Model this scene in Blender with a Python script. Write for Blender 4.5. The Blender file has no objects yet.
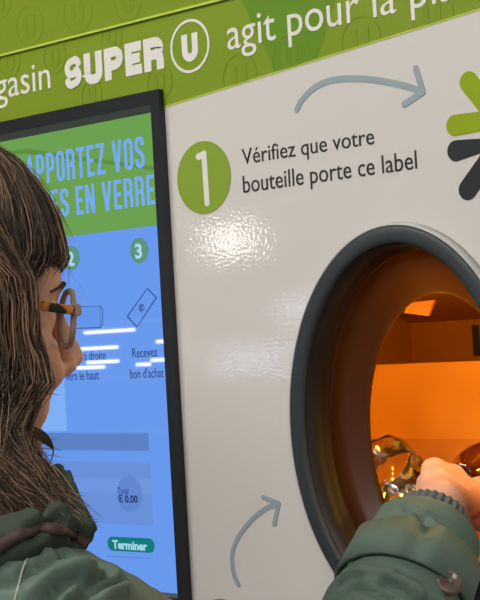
import bpy, bmesh, math, random
from mathutils import Vector, Matrix, noise
from mathutils.bvhtree import BVHTree
import numpy as np
random.seed(7); rng = np.random.default_rng(7)
S = bpy.context.scene
COL = S.collection
V = Vector
PI = math.pi

# ------------------------------------------------------------------ camera (calibrated)
F_PX, YAW, PITCH, ROLL, D, ZC = 1539.74, .7209036, .0249785, -.0567689, 1.25, 1.45
fw = V((-math.sin(YAW)*math.cos(PITCH), math.cos(YAW)*math.cos(PITCH), math.sin(PITCH)))
r0 = fw.cross(V((0, 0, 1))).normalized(); u0 = r0.cross(fw)
rt = math.cos(ROLL)*r0+math.sin(ROLL)*u0
up = -math.sin(ROLL)*r0+math.cos(ROLL)*u0
CAM = V((0, -D, ZC))
def ray(px, py): return fw+rt*((px-240)/F_PX)-up*((py-300)/F_PX)
def at(px, py, Y=0.):          # point of the vertical plane y = Y
    d = ray(px, py); return CAM+d*((Y+D)/d.y)
def dep(px, py, t): return CAM+ray(px, py)*t
cd = bpy.data.cameras.new('camera'); cam = bpy.data.objects.new('camera', cd); COL.objects.link(cam)
M = Matrix((rt, up, -fw)).transposed().to_4x4(); M.translation = CAM
cam.matrix_world = M
cd.sensor_fit = 'VERTICAL'; cd.sensor_height = 24; cd.lens = F_PX/600*24; cd.clip_start = .02
S.camera = cam

# ------------------------------------------------------------------ materials
def lin(c): return tuple(((x/255)/12.92 if x/255 <= .04045 else ((x/255+.055)/1.055)**2.4) for x in c)+(1,)
def mat(name, rgb, rough=.6, metal=0, spec=.5, var=0., vscale=40, bump=0., bscale=300, coat=0, trans=0, ior=1.45, emit=None, estr=0, rgb2=None):
    m = bpy.data.materials.new(name); m.use_nodes = True
    nt = m.node_tree; b = nt.nodes['Principled BSDF']
    b.inputs['Base Color'].default_value = lin(rgb)
    b.inputs['Roughness'].default_value = rough; b.inputs['Metallic'].default_value = metal
    b.inputs['Specular IOR Level'].default_value = spec; b.inputs['Coat Weight'].default_value = coat
    b.inputs['Transmission Weight'].default_value = trans; b.inputs['IOR'].default_value = ior
    if emit is not None:
        b.inputs['Emission Color'].default_value = lin(emit); b.inputs['Emission Strength'].default_value = estr
    tc = nt.nodes.new('ShaderNodeTexCoord')
    if var or rgb2:
        n = nt.nodes.new('ShaderNodeTexNoise'); n.inputs['Scale'].default_value = vscale; n.inputs['Detail'].default_value = 4
        nt.links.new(tc.outputs['Object'], n.inputs['Vector'])
        mx = nt.nodes.new('ShaderNodeMix'); mx.data_type = 'RGBA'
        c2 = rgb2 or tuple(max(0, x*(1-var)) for x in rgb)
        mx.inputs['A'].default_value = lin(rgb); mx.inputs['B'].default_value = lin(c2)
        nt.links.new(n.outputs['Fac'], mx.inputs['Factor']); nt.links.new(mx.outputs['Result'], b.inputs['Base Color'])
    if bump:
        n = nt.nodes.new('ShaderNodeTexNoise'); n.inputs['Scale'].default_value = bscale; n.inputs['Detail'].default_value = 0
        nt.links.new(tc.outputs['Object'], n.inputs['Vector'])
        bp = nt.nodes.new('ShaderNodeBump'); bp.inputs['Strength'].default_value = bump; bp.inputs['Distance'].default_value = .001
        nt.links.new(n.outputs['Fac'], bp.inputs['Height']); nt.links.new(bp.outputs['Normal'], b.inputs['Normal'])
    return m
def screen_mat(name, rgb, k=1.0):
    return mat(name, (8, 8, 10), rough=.02, spec=.5, emit=rgb, estr=k)
panel_kw = dict(rough=.045, spec=.5, bump=.05, bscale=300)
M_white = mat('white_vinyl', (213, 209, 205), **panel_kw)
M_green = mat('green_vinyl', (131, 152, 36), rough=.3, bump=.08, bscale=330, rgb2=(120, 147, 36), vscale=6)
M_green_d = mat('dark_green_vinyl', (100, 140, 30), rough=.3, bump=.08, bscale=330)
M_green_m = mat('mid_green_vinyl', (108, 144, 31), rough=.3)
M_green_e = mat('tone_green_vinyl', (122, 146, 32), rough=.3, bump=.08, bscale=330)
M_edge = mat('light_green_edge', (186, 208, 80), rough=.35)
M_badge = mat('badge_green', (133, 162, 52), rough=.3, bump=.08, bscale=330)
M_sym_g = mat('symbol_green', (143, 165, 28), rough=.3, bump=.08, bscale=330)
M_sym_b = mat('symbol_black', (44, 50, 52), rough=.35, bump=.08, bscale=330)
M_print_w = mat('white_print', (226, 224, 218), rough=.35)
M_print_k = mat('black_print', (52, 50, 50), rough=.4)
M_arrow = mat('grey_blue_print', (148, 163, 172), rough=.35)
M_bezel = mat('black_bezel', (33, 37, 43), rough=.35, var=.15)
M_bevel = mat('grey_bevel', (78, 86, 84), rough=.4)
M_body = mat('white_sheet_metal', (200, 198, 194), rough=.35)
M_rim = mat('charcoal_plastic', (52, 59, 63), rough=.45, var=.12, bump=.2, bscale=500)
M_rimside = mat('light_grey_plastic', (178, 178, 174), rough=.35)
M_bore = mat('black_plastic_bore', (33, 30, 29), rough=.42, var=.1)
M_lamp = mat('lamp_white', (255, 255, 255), emit=(255, 250, 240), estr=22)
def translucent(name, dcol, tcol, fac, rough=.35):
    m = bpy.data.materials.new(name); m.use_nodes = True; nt = m.node_tree
    b = nt.nodes['Principled BSDF']; b.inputs['Base Color'].default_value = lin(dcol); b.inputs['Roughness'].default_value = rough
    t = nt.nodes.new('ShaderNodeBsdfTranslucent'); t.inputs['Color'].default_value = lin(tcol)
    mx = nt.nodes.new('ShaderNodeMixShader'); mx.inputs[0].default_value = fac
    nt.links.new(b.outputs[0], mx.inputs[1]); nt.links.new(t.outputs[0], mx.inputs[2])
    nt.links.new(mx.outputs[0], nt.nodes['Material Output'].inputs[0]); return m
M_cone = translucent('amber_brown_plastic', (48, 33, 22), (194, 158, 48), .30)
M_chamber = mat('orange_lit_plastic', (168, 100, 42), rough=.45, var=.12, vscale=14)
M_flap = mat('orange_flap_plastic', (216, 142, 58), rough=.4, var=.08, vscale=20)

# ------------------------------------------------------------------ object helpers
def link(name, me, m=None, parent=None, smooth=False):
    o = bpy.data.objects.new(name, me); COL.objects.link(o)
    if m is not None: me.materials.append(m)
    if parent is not None: o.parent = parent
    if smooth:
        for p in me.polygons: p.use_smooth = True
    return o
def obj(name, bm, m=None, parent=None, smooth=False, recalc=True):
    if recalc: bmesh.ops.recalc_face_normals(bm, faces=bm.faces)
    me = bpy.data.meshes.new(name); bm.to_mesh(me); bm.free()
    return link(name, me, m, parent, smooth)
def empty(name, loc=(0, 0, 0)):
    o = bpy.data.objects.new(name, None); COL.objects.link(o); o.location = loc; o.empty_display_size = .1; return o
def tag(o, label, cat, group=None):
    o['label'] = label; o['category'] = cat
    if group: o['group'] = group
def rebase(root, loc):       # move a thing's Empty to its base, keeping the parts where they stand
    root.location = loc
    for c in root.children: c.location = V(c.location)-V(loc)
def box(bm, lo, hi):
    vs = [bm.verts.new((x, y, z)) for x in (lo[0], hi[0]) for y in (lo[1], hi[1]) for z in (lo[2], hi[2])]
    for f in ((0, 1, 3, 2), (4, 6, 7, 5), (0, 4, 5, 1), (2, 3, 7, 6), (0, 2, 6, 4), (1, 5, 7, 3)):
        bm.faces.new([vs[i] for i in f])
def boxobj(name, lo, hi, m, parent=None, bev=0):
    bm = bmesh.new(); box(bm, lo, hi)
    if bev: bmesh.ops.bevel(bm, geom=bm.edges[:], offset=bev, segments=2, affect='EDGES')
    return obj(name, bm, m, parent)
def poly(bm, pts, y0, y1):   # pts (x,z): a flat plate from y0 (front) to y1 (back)
    a = [bm.verts.new((x, y0, z)) for x, z in pts]; b = [bm.verts.new((x, y1, z)) for x, z in pts]
    n = len(pts); bm.faces.new(a); bm.faces.new(b[::-1])
    for i in range(n): bm.faces.new((a[i], a[(i+1) % n], b[(i+1) % n], b[i]))
def pt2(q, Y=0.): p = at(q[0], q[1], Y); return (p.x, p.z)
def strokes(bm, pts, w, y0, y1, cap=True, closed=False):   # ribbon in the wall plane
    n = len(pts); L = []; R = []
    for i in range(n):
        if closed: a, b = V(pts[i-1]), V(pts[(i+1) % n])
        else: a, b = V(pts[max(0, i-1)]), V(pts[min(n-1, i+1)])
        t = (b-a).normalized(); nn = V((-t.y, t.x))
        k = 1.
        if 0 < i < n-1 or closed:
            t1 = (V(pts[i])-V(pts[i-1])).normalized(); k = 1/max(.5, abs(t1.dot(t)))
        L.append(V(pts[i])+nn*w/2*k); R.append(V(pts[i])-nn*w/2*k)
    for i in range(n if closed else n-1):
        j = (i+1) % n
        poly(bm, [L[i], R[i], R[j], L[j]], y0, y1)
    if cap and not closed:
        for p, q in ((pts[0], pts[1]), (pts[-1], pts[-2])):
            y0 -= 2e-5
            p = V(p); t = (p-V(q)).normalized(); a0 = math.atan2(t.y, t.x)
            poly(bm, [(p.x+w/2*math.cos(a0+a), p.y+w/2*math.sin(a0+a)) for a in np.linspace(-PI/2, PI/2, 13)], y0, y1)
def smooth2(pts, n=8):
    P = [V(p) for p in pts]; P = [P[0]*2-P[1]]+P+[P[-1]*2-P[-2]]; o = []
    for i in range(1, len(P)-2):
        for k in range(n):
            t = k/n; a, b, c, d = P[i-1:i+3]
            o.append(.5*((2*b)+(c-a)*t+(2*a-5*b+4*c-d)*t*t+(3*b-a-3*c+d)*t**3))
    return o+[P[-2]]
def disc(bm, c, r, y0, y1, n=64): poly(bm, [(c[0]+r*math.cos(t), c[1]+r*math.sin(t)) for t in np.linspace(0, 2*PI, n, endpoint=False)], y0, y1)
def ring(bm, c, r, w, y0, y1, n=64): strokes(bm, [(c[0]+r*math.cos(t), c[1]+r*math.sin(t)) for t in np.linspace(0, 2*PI, n, endpoint=False)], w, y0, y1, closed=True)

DG = None
def text_mesh(s, bold=0., ext=.5):
    c = bpy.data.curves.new('lettering', 'FONT'); c.body = s; c.size = 1; c.offset = bold; c.resolution_u = 4
    o = bpy.data.objects.new('lettering', c); COL.objects.link(o)
    bpy.context.view_layer.update()
    me = bpy.data.meshes.new_from_object(o.evaluated_get(bpy.context.evaluated_depsgraph_get()))
    bpy.data.objects.remove(o); bpy.data.curves.remove(c); return me
def ext_x(s, bold=0.):
    me = text_mesh(s, bold); a = np.array([v.co[:] for v in me.vertices]); bpy.data.meshes.remove(me)
    return a[:, 0].min(), a[:, 0].max(), a[:, 1].min(), a[:, 1].max()
def text(name, s, pl, pr, height, m, parent, y0, y1, bold=0., ref=None, href='E', align='left', Y=0., shear=0.):
    """s set so that ref spans pl..pr (points of the wall plane) on its baseline; href glyph is `height` tall"""
    ref = ref or s
    A = at(*pl, Y); B = at(*pr, Y); z = (A.z+B.z)/2
    e = ext_x(ref, bold); sx = (B.x-A.x)/(e[1]-e[0])
    h = ext_x(href, bold); sz = height/(h[3]-max(h[2], -.0))
    es = ext_x(s, bold)
    ox = (A.x-e[0]*sx) if align == 'left' else (B.x-es[1]*sx)
    me = text_mesh(s, bold)
    co = [(ox+v.co.x*sx+shear*v.co.y*sz, z+v.co.y*sz) for v in me.vertices]
    bm = bmesh.new()
    fv = [bm.verts.new((x, y0, zz)) for x, zz in co]
    cnt = {}
    for p in me.polygons:
        vs = list(p.vertices)
        try: bm.faces.new([fv[k] for k in (vs if p.normal.z > 0 else vs[::-1])])
        except ValueError: continue
    bmesh.ops.remove_doubles(bm, verts=bm.verts, dist=1e-7)
    bed = [e for e in bm.edges if len(e.link_faces) == 1]
    bv = {}
    for e_ in bed:
        for v in e_.verts:
            if v not in bv: bv[v] = bm.verts.new((v.co.x, y1, v.co.z))
    for e_ in bed:
        l = e_.link_loops[0]; a, b = l.vert, l.link_loop_next.vert
        bm.faces.new((b, a, bv[a], bv[b]))
    bpy.data.meshes.remove(me)
    return obj(name, bm, m, parent, recalc=False)
# condensed capitals drawn with strokes
def glyph(ch, w, h, t):
    a, b, c, d, m = t/2, w-t/2, t/2, h-t/2, h*.5; r = min(w*.34, h*.2)
    def arc(cx, cz, a0, a1, rx=r, rz=r, n=7): return [(cx+rx*math.cos(q), cz+rz*math.sin(q)) for q in np.linspace(a0, a1, n)]
    bowl = lambda z0, z1: [(a, z1)]+arc(b-r, z1-r, PI/2, 0)+arc(b-r, z0+r, 0, -PI/2)+[(a, z0)]
    if ch == 'R': return [[(a, 0), (a, h)], bowl(m-t*.1, d), [(b-r*.9, m)]+arc(b-r, m-r, PI/2, 0)[1:]+[(b, 0)]]
    if ch == 'P': return [[(a, 0), (a, h)], bowl(m-h*.06, d)]
    if ch == 'B': return [[(a, 0), (a, h)], bowl(m, d), bowl(c, m)]
    if ch == 'O': return [arc(b-r, d-r, 0, PI/2)+arc(a+r, d-r, PI/2, PI)+arc(a+r, c+r, PI, 1.5*PI)+arc(b-r, c+r, 1.5*PI, 2*PI)+[(b, d-r)]]
    if ch == 'U': return [[(a, h), (a, c+r)]+arc(a+r, c+r, PI, 1.5*PI)+arc(b-r, c+r, 1.5*PI, 2*PI)+[(b, h)]]
    if ch == 'S' and t > h*.22: return [arc(b-r*.9, d-r*.75, .1, PI/2, rx=r*.9, rz=r*.95)+arc(a+r, d-r, PI/2, PI)+arc(a+r, d-r*1.1, PI, 1.35*PI)[1:]+[(b-r*.9, m-r*.25)]+arc(b-r, c+r*1.1, .35*PI, 0)+arc(b-r, c+r, 0, -PI/2)+arc(a+r*.9, c+r*.75, -PI/2, -PI+.1, rx=r*.9, rz=r*.95)]
    if ch == 'S': return [[(b, h*.70), (b, d-r)]+arc(b-r, d-r, 0, PI/2)+arc(a+r, d-r, PI/2, PI)+[(a, m+r*1.0)]+[(a+r*.5, m+r*.35), (b-r*.5, m-r*.35)]+[(b, m-r*1.0), (b, c+r)]+arc(b-r, c+r, 0, -PI/2)+arc(a+r, c+r, -PI/2, -PI)+[(a, h*.30)]]
    if ch == 'E': return [[(a, 0), (a, h)], [(a, d), (w, d)], [(a, m), (w*.9, m)], [(a, c), (w, c)]]
    if ch == 'T': return [[(w/2, 0), (w/2, d)], [(0, d), (w, d)]]
    if ch == 'A': return [[(a*.9, 0), (w/2, h)], [(w-a*.9, 0), (w/2, h)], [(w*.22, h*.25), (w*.78, h*.25)]]
    if ch == 'V': return [[(a*.9, h), (w/2, 0)], [(w-a*.9, h), (w/2, 0)]]
    if ch == 'Z': return [[(0, d), (w, d)], [(w-t*.55, d), (t*.55, c)], [(0, c), (w, c)]]
    if ch == 'I': return [[(w/2, 0), (w/2, h)]]
    if ch == 'L': return [[(a, 0), (a, h)], [(a, c), (w, c)]]
    if ch == 'N': return [[(a, 0), (a, h)], [(b, 0), (b, h)], [(a, h*.98), (b, h*.02)]]
GW = {'I': .5, 'E': .86, 'L': .84, 'T': .95, 'A': 1.12, 'V': 1.1, 'N': 1.08, ' ': .34}
def caps(name, s_, pl, pr, h, m, parent, y0, y1, t, ref=None, align='left', Y=0., gap=.28):
    adv = lambda q: sum(GW.get(c, 1)+gap for c in q)-gap
    A, B = at(*pl, Y), at(*pr, Y); u = (B.x-A.x)/adv(ref or s_); z = (A.z+B.z)/2
    x = A.x if align == 'left' else B.x-adv(s_)*u
    bm = bmesh.new(); k = 0
    for c in s_:
        w = GW.get(c, 1)*u
        if c != ' ':
            for st_ in glyph(c, w, h, t):
                if c == 'S':
                    ts = t*(.80 if t > h*.22 else 1)
                    Q = [V((x+a_, z+b_)) for a_, b_ in st_]
                    for kk in range(len(Q)-1):
                        strokes(bm, [Q[kk], Q[kk+1]], ts, y0-kk*1.2e-5, y1, cap=False)
                        if kk: disc(bm, Q[kk], ts/2, y0-kk*1.2e-5-6e-6, y1, 20)
                    continue
                strokes(bm, [(x+px_, z+pz_) for px_, pz_ in st_], t, y0-k*2.5e-5, y1, cap=False); k = (k+1) % 4
        x += w+gap*u
    return obj(name, bm, m, parent)

# ------------------------------------------------------------------ setting
M_floor = mat('grey_floor_tiles', (150, 146, 140), rough=.4, var=.1, vscale=3)
M_ceil = mat('white_ceiling', (215, 215, 210), rough=.9)
M_wall = mat('pale_store_wall', (205, 203, 198), rough=.8)
fl = boxobj('floor', (-22, -24, -.1), (8, 1.3, 0), M_floor); fl['kind'] = 'structure'
ce = boxobj('ceiling', (-22, -24, 3.4), (8, 1.3, 3.5), M_ceil); ce['kind'] = 'structure'
wb = boxobj('wall_back', (-22, .9, 0), (8, 1.0, 3.4), M_wall); wb['kind'] = 'structure'

# ------------------------------------------------------------------ the bottle return machine
mach = empty('bottle_return_machine')
tag(mach, 'white and green bottle return machine with touchscreen and round opening', 'recycling machine')
X0, X1, ZB, ZT = -1.98, -.25, .06, 2.2
EC, EA, EB = (-.888, 1.354), .1411, .1993          # dark rim, outer edge at its front
def ellipse(c, a, b, n=128): return [(c[0]+a*math.cos(t), c[1]+b*math.sin(t)) for t in np.linspace(0, 2*PI, n, endpoint=False)]
# front panel with an oval hole
bm = bmesh.new()
HA, HB = EA-.012, EB-.012
angs = list(np.linspace(0, 2*PI, 160, endpoint=False))+[math.atan2(z-EC[1], x-EC[0]) % (2*PI) for x in (X0, X1) for z in (ZB, ZT)]
angs.sort(); inn = []; out = []
for t in angs:
    c, s = math.cos(t), math.sin(t)
    k = min(((X1 if c > 0 else X0)-EC[0])/c if abs(c) > 1e-9 else 9e9, ((ZT if s > 0 else ZB)-EC[1])/s if abs(s) > 1e-9 else 9e9)
    rr = 1/math.sqrt((c/HA)**2+(s/HB)**2)
    inn.append(bm.verts.new((EC[0]+rr*c, 0, EC[1]+rr*s))); out.append(bm.verts.new((EC[0]+k*c, 0, EC[1]+k*s)))
for i in range(len(angs)):
    j = (i+1) % len(angs); bm.faces.new((inn[i], inn[j], out[j], out[i]))
r = bmesh.ops.extrude_face_region(bm, geom=bm.faces[:])
for v in r['geom']:
    if isinstance(v, bmesh.types.BMVert): v.co.y = .012
panel = obj('front_panel', bm, M_white, mach)
# cabinet shell behind
bm = bmesh.new()
box(bm, (X0, .0125, ZB), (X0+.015, .62, ZT)); box(bm, (X1-.015, .0125, ZB), (X1, .62, ZT))
box(bm, (X0+.015, .0125, ZB), (X1-.015, .62, ZB+.015)); box(bm, (X0+.015, .0125, ZT-.015), (X1-.015, .62, ZT)); box(bm, (X0+.015, .605, ZB+.015), (X1-.015, .62, ZT-.015))
obj('cabinet', bm, M_body, mach)
boxobj('plinth', (X0+.03, .04, 0), (X1-.03, .58, ZB), M_bezel, mach)

# header: green print on the panel, its lower edge a diagonal, folded fascia above
zc_ = at(100, 31).z
bl, br = at(166, 105.9), at(480, 8.3); sl = (br.z-bl.z)/(br.x-bl.x)
zl = lambda x: bl.z+sl*(x-bl.x)
bm = bmesh.new(); poly(bm, [(X0, zl(X0)), (X1, zl(X1)), (X1, zc_), (X0, zc_)], -.0006, -.00005)
header = obj('header_band', bm, M_green, mach)
bm = bmesh.new()      # edge strip under the band
poly(bm, [(X0, zl(X0)-.0016), (X1, zl(X1)-.0016), (X1, zl(X1)), (X0, zl(X0))], -.0006, -.00005)
obj('border_line', bm, M_edge, header)
bm = bmesh.new()
a = [bm.verts.new(p) for p in ((X0, -.003, zc_), (X1, -.003, zc_), (X1, -.018, ZT), (X0, -.018, ZT), (X0, 0, zc_), (X1, 0, zc_), (X1, 0, ZT), (X0, 0, ZT))]
for f in ((0, 1, 2, 3), (7, 6, 5, 4), (0, 4, 5, 1), (1, 5, 6, 2), (2, 6, 7, 3), (3, 7, 4, 0)): bm.faces.new([a[i] for i in f])
fascia = obj('upper_fascia', bm, M_green, mach)
bm = bmesh.new(); poly(bm, [(X0, zc_-.0012), (X1, zc_-.0012), (X1, zc_+.0014), (X0, zc_+.0014)], -.0038, -.0007)
obj('fold_highlight', bm, M_edge, fascia)  # bright strip: the highlight along the fold, put in as colour
# darker facet in the header and tone-on-tone emblems
bm = bmesh.new(); poly(bm, [pt2(q) for q in ((276, 71.5), (318, 58.6), (338, -8), (236, -12))], -.0008, -.0006)
obj('dark_facet', bm, M_green_d, header)
def u_shape(bm, c, h, w, sw, y0, y1):
    x, z = c; rr = w/2
    pts = [(x-rr, z+h/2)]+[(x+rr*math.cos(t), z-h/2+rr+rr*math.sin(t)) for t in np.linspace(PI, 2*PI, 13)]+[(x+rr, z+h/2)]
    strokes(bm, pts, sw, y0, y1, cap=False)
fascia_y = lambda z: -.003-.015*(z-zc_)/(ZT-zc_)
for (q, par, k) in (((10, 62), header, .8), ((55, 57), header, .8), ((112, 38), header, .7), ((240, 76), header, 1), ((290, 57), header, 1), ((361, 40), header, 1), ((432, 14), header, 1), ((160, 82), header, .8), ((92, 95), header, .7),
                    ((32, 26), fascia, 1), ((80, 12), fascia, 1), ((3, 2), fascia, .9), ((130, 2), fascia, .9), ((-30, 40), fascia, 1)):
    c = pt2(q); bm = bmesh.new(); R_ = .024*k
    yy = -.0011 if par is header else fascia_y(c[1])-.0003
    ring(bm, c, R_, .0022, yy, yy+.0004, 40); u_shape(bm, c, .024*k, .0145*k, .0068*k, yy, yy+.0004)
    if par is fascia:
        for v in bm.verts: v.co.y += fascia_y(v.co.z)-fascia_y(c[1])
    if par is header: bmesh.ops.bisect_plane(bm, geom=bm.verts[:]+bm.edges[:]+bm.faces[:], plane_co=(bl.x, 0, bl.z), plane_no=(sl, 0, -1), clear_outer=True)
    obj('tone_emblem', bm, M_green_e if not (270 < q[0] < 320) else M_green_m, par)
T = -.0014, -.0008
text('header_lettering', 'Votre magasin', (9.4, 96.4), (51.5, 88.6), .0232, M_print_w, header, *T, ref='asin', href='a', align='right')
caps('header_lettering', 'SUPER', (66, 90.0), (165, 68.6), .0375, M_print_w, header, *T, t=.0112, gap=.12)
text('header_lettering', 'agit pour la planète', (228.5, 50.5), (397, 12.0), .0228, M_print_w, header, *T, ref='agit pour la', href='a')
cU = pt2((190.5, 46.2)); bm = bmesh.new(); ring(bm, cU, .0282, .0030, *T); u_shape(bm, (cU[0], cU[1]+.0005), .0265, .0155, .0088, *T)
obj('round_emblem', bm, M_print_w, header)

# printed step graphics on the white panel
cb = pt2((203.9, 177.6)); bm = bmesh.new(); disc(bm, cb, .0402, -.0006, -.00005)
badge = obj('step_badge', bm, M_badge, panel)
bm = bmesh.new(); strokes(bm, [pt2((204.4, 154.0)), pt2((207.6, 203))], .0074, -.001, -.0006); strokes(bm, [pt2((198.8, 156.8)), pt2((203.5, 154.9))], .0074, -.0011, -.0006)
text('instruction_lettering', 'Vérifiez que votre', (242.6, 165.3), (374.5, 143.0), .0166, M_print_k, panel, -.0006, -.00005, href='V')
text('instruction_lettering', 'bouteille porte ce label', (243.5, 191.5), (417.5, 170.2), .0182, M_print_k, panel, -.0006, -.00005, href='b')
obj('digit', bm, M_print_w, badge)
def arrow(body, h1, tip, h2, w):
    bm = bmesh.new(); strokes(bm, smooth2([pt2(q) for q in body]), w, -.0006, -.00005); strokes(bm, [pt2(h1), pt2(tip)], w, -.0007, -.00005); strokes(bm, [pt2(tip), pt2(h2)], w, -.0008, -.00005)
    obj('curved_arrow', bm, M_arrow, panel)
arrow([(297, 110), (301.5, 101), (310, 91.5), (322, 83.5), (337, 79.5), (356, 78.5), (375, 80), (395, 83.5), (412, 88), (422, 92.5)], (416, 68.5), (423, 92), (404.5, 104.5), .0066)
arrow([(239, 585), (235, 577), (232.5, 566), (232.5, 553), (237, 540), (245, 528), (255, 517), (266, 508.5), (278, 503.5)], (263.5, 497.5), (279, 503.5), (274.5, 524), .0054)
cb2 = pt2((224, 635.5)); bm = bmesh.new(); disc(bm, cb2, .0402, -.0006, -.00005)
b2 = obj('step_badge', bm, M_badge, panel)
text('digit', '2', (217, 652), (231, 652), .05, M_print_w, b2, -.001, -.0006, bold=.02, href='2')
# recycling star: four rounded double arms
bm = bmesh.new(); w = .0205
jg = (497, 118); jb = (497, 139)
strokes(bm, [pt2((469, 82)), pt2(jg), pt2((455.5, 125.3))], w, -.0006, -.00005)
obj('star_symbol', bm, M_sym_g, panel)
bm = bmesh.new(); strokes(bm, [pt2((456.5, 150.8)), pt2((500, 144.5)), pt2((468, 189.5))], w, -.0006, -.00005)
obj('star_symbol', bm, M_sym_b, panel)

# ------------------------------------------------------------------ touchscreen
def rect_frame(bm, ox0, ox1, oz0, oz1, ix0, ix1, iz0, iz1, yo, yi, yb):
    o = [(ox0, oz0), (ox1, oz0), (ox1, oz1), (ox0, oz1)]; i = [(ix0, iz0), (ix1, iz0), (ix1, iz1), (ix0, iz1)]
    A = [bm.verts.new((x, yo, z)) for x, z in o]; B = [bm.verts.new((x, yi, z)) for x, z in i]
    C = [bm.verts.new((x, yb, z)) for x, z in o]; Dv = [bm.verts.new((x, yb, z)) for x, z in i]
    for k in range(4):
        j = (k+1) % 4
        bm.faces.new((A[k], A[j], B[j], B[k])); bm.faces.new((A[k], C[k], C[j], A[j])); bm.faces.new((B[k], B[j], Dv[j], Dv[k])); bm.faces.new((C[k], Dv[k], Dv[j], C[j]))
sr, st = at(154.5, 115).x, at(153, 112.8).z; sb = at(183, 593.5).z
ow = -.9557*1.25; ot = .2278*1.25+ZC; ob = at(192, 606).z
sr = -.9690*1.25
slx = sr-(st-sb)*9/16*.98; ol = slx-.024
scr = empty('touchscreen'); scr.parent = mach
# touchscreen as an Empty-free part: bezel carries the display
bpy.data.objects.remove(scr)
bm = bmesh.new(); rect_frame(bm, ol, ow, ob, ot, slx-.001, sr+.003, sb-.004, st+.008, -.009, -.009, -.0002)
bezel = obj('touchscreen', bm, M_bezel, mach)
bm = bmesh.new(); rect_frame(bm, slx-.001, sr+.003, sb-.004, st+.008, slx, sr, sb, st, -.0088, -.004, -.002)
obj('inner_bevel', bm, M_bevel, bezel)
YS = -.003
bm = bmesh.new(); poly(bm, [(slx, sb), (sr, sb), (sr, st), (slx, st)], YS, -.0003)
MS_blue = screen_mat('screen_blue', (104, 152, 236))
MS_green = screen_mat('screen_green', (106, 160, 78))
MS_lbl = screen_mat('screen_pale_blue', (118, 170, 238))
MS_badge = screen_mat('screen_badge', (92, 146, 128))
MS_box = screen_mat('screen_box', (92, 128, 196))
MS_box2 = screen_mat('screen_box_light', (104, 143, 216))
MS_dot = screen_mat('screen_box_mark', (96, 134, 206))
MS_text = screen_mat('screen_text', (44, 62, 112))
MS_teal = screen_mat('screen_teal', (12, 122, 122))
MS_white = screen_mat('screen_white', (168, 214, 236))
MS_pale = screen_mat('screen_strip', (126, 174, 244))
MS_line = screen_mat('screen_line', (60, 92, 168))
disp = obj('display', bm, MS_blue, bezel)
def sdec(name, bm, m): return obj(name, bm, m, bezel)
ly = lambda k: (YS-.0003*k, YS-.0003*k+.0003)
zg = at(158, 225.5).z
bm = bmesh.new(); poly(bm, [(slx, zg), (sr, zg), (sr, st), (slx, st)], *ly(1)); sdec('banner', bm, MS_green)
MS_green2 = screen_mat('screen_green_dark', (90, 142, 66))
bm = bmesh.new(); poly(bm, [(slx, st-.012), (slx+.08, st-.014), (sr, st-.062), (sr, st-.066), (slx+.08, st-.020), (slx, st-.016)], *ly(1.4)); sdec('banner_crease', bm, MS_green2)
hcap = .0575
caps('banner_lettering', 'RAPPORTEZ VOS', (17, 187.5), (145.2, 168.4), .0365, MS_lbl, bezel, *ly(2), t=.0047, Y=YS)
caps('banner_lettering', 'BOUTEILLES EN VERRE', (61.5, 216.2), (155.5, 205), .0340, MS_lbl, bezel, *ly(2), t=.0046, ref='S EN VERRE', align='right', Y=YS)
def sbadge(q, n):
    bm = bmesh.new(); c = pt2(q, YS); disc(bm, c, .0147, *ly(1), 40); sdec('step_badge', bm, MS_badge)
    p = at(*q, YS); hh = .0165
    ex = ext_x(n, .03); wpx = .0085
    me = text('digit', n, (q[0]-3.6, q[1]+7.6), (q[0]+3.2, q[1]+7.2), hh, MS_white, bezel, *ly(2), bold=.03, href='3', Y=YS)
sbadge((71.5, 258), '2'); sbadge((139.3, 250.5), '3'); sbadge((3, 265.5), '1')
def sline(name, pts, w, m, k=1, closed=False):
    bm = bmesh.new(); strokes(bm, [pt2(q, YS) for q in pts], w, *ly(k), cap=False, closed=closed); return sdec(name, bm, m)
sline('bottle_icon', [(100, 306), (102.5, 309), (103, 316), (102.5, 324), (100.5, 327.5), (76, 328.5)], .0012, MS_line)
sline('bottle_icon', [(76, 307), (100, 306), (100.5, 327.5)], .0009, MS_line)
bm = bmesh.new(); poly(bm, [pt2(q, YS) for q in ((76, 307), (100, 306), (102.7, 310), (102.7, 324), (100, 327.5), (76, 328.5))], *ly(.6)); sdec('bottle_icon', bm, MS_pale if False else screen_mat('screen_icon_fill', (98, 148, 232)))
tk = [(147.5, 288.5), (156.5, 297.5), (137, 327), (127.5, 316.5)]
sline('ticket_icon', tk, .0011, MS_line, closed=True)
sline('ticket_icon', [(127.5, 316.5), (137, 327)], .0022, MS_line, 1.3); sline('ticket_icon', [(147.5, 288.5), (156.5, 297.5)], .0018, MS_line, 1.3)
bm = bmesh.new(); disc(bm, pt2((141.5, 308), YS), .0052, *ly(1), 24); sdec('ticket_icon', bm, MS_box)
sline('ticket_icon', [(143.5, 304.5), (140.5, 306.5), (140.5, 310), (143, 310)], .0013, MS_text, 1.6)
sline('chevron_icon', [(78.5, 283), (84.5, 292), (78.5, 300)], .0020, MS_box2)
tx = dict(Y=YS)
text('screen_lettering', 'Recevez', (132.6, 357.3), (157.5, 356.5), .0105, MS_text, bezel, *ly(1), href='R', **tx)
text('screen_lettering', "bon d'achat", (130.3, 378.3), (164, 377.6), .0108, MS_text, bezel, *ly(1), href='b', **tx)
text('screen_lettering', 'à droite', (84.5, 360.6), (106, 359.5), .0108, MS_text, bezel, *ly(1), href='d', **tx)
text('screen_lettering', 'vers le haut', (66, 380.3), (99, 379.4), .0108, MS_text, bezel, *ly(1), href='l', **tx)
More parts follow.
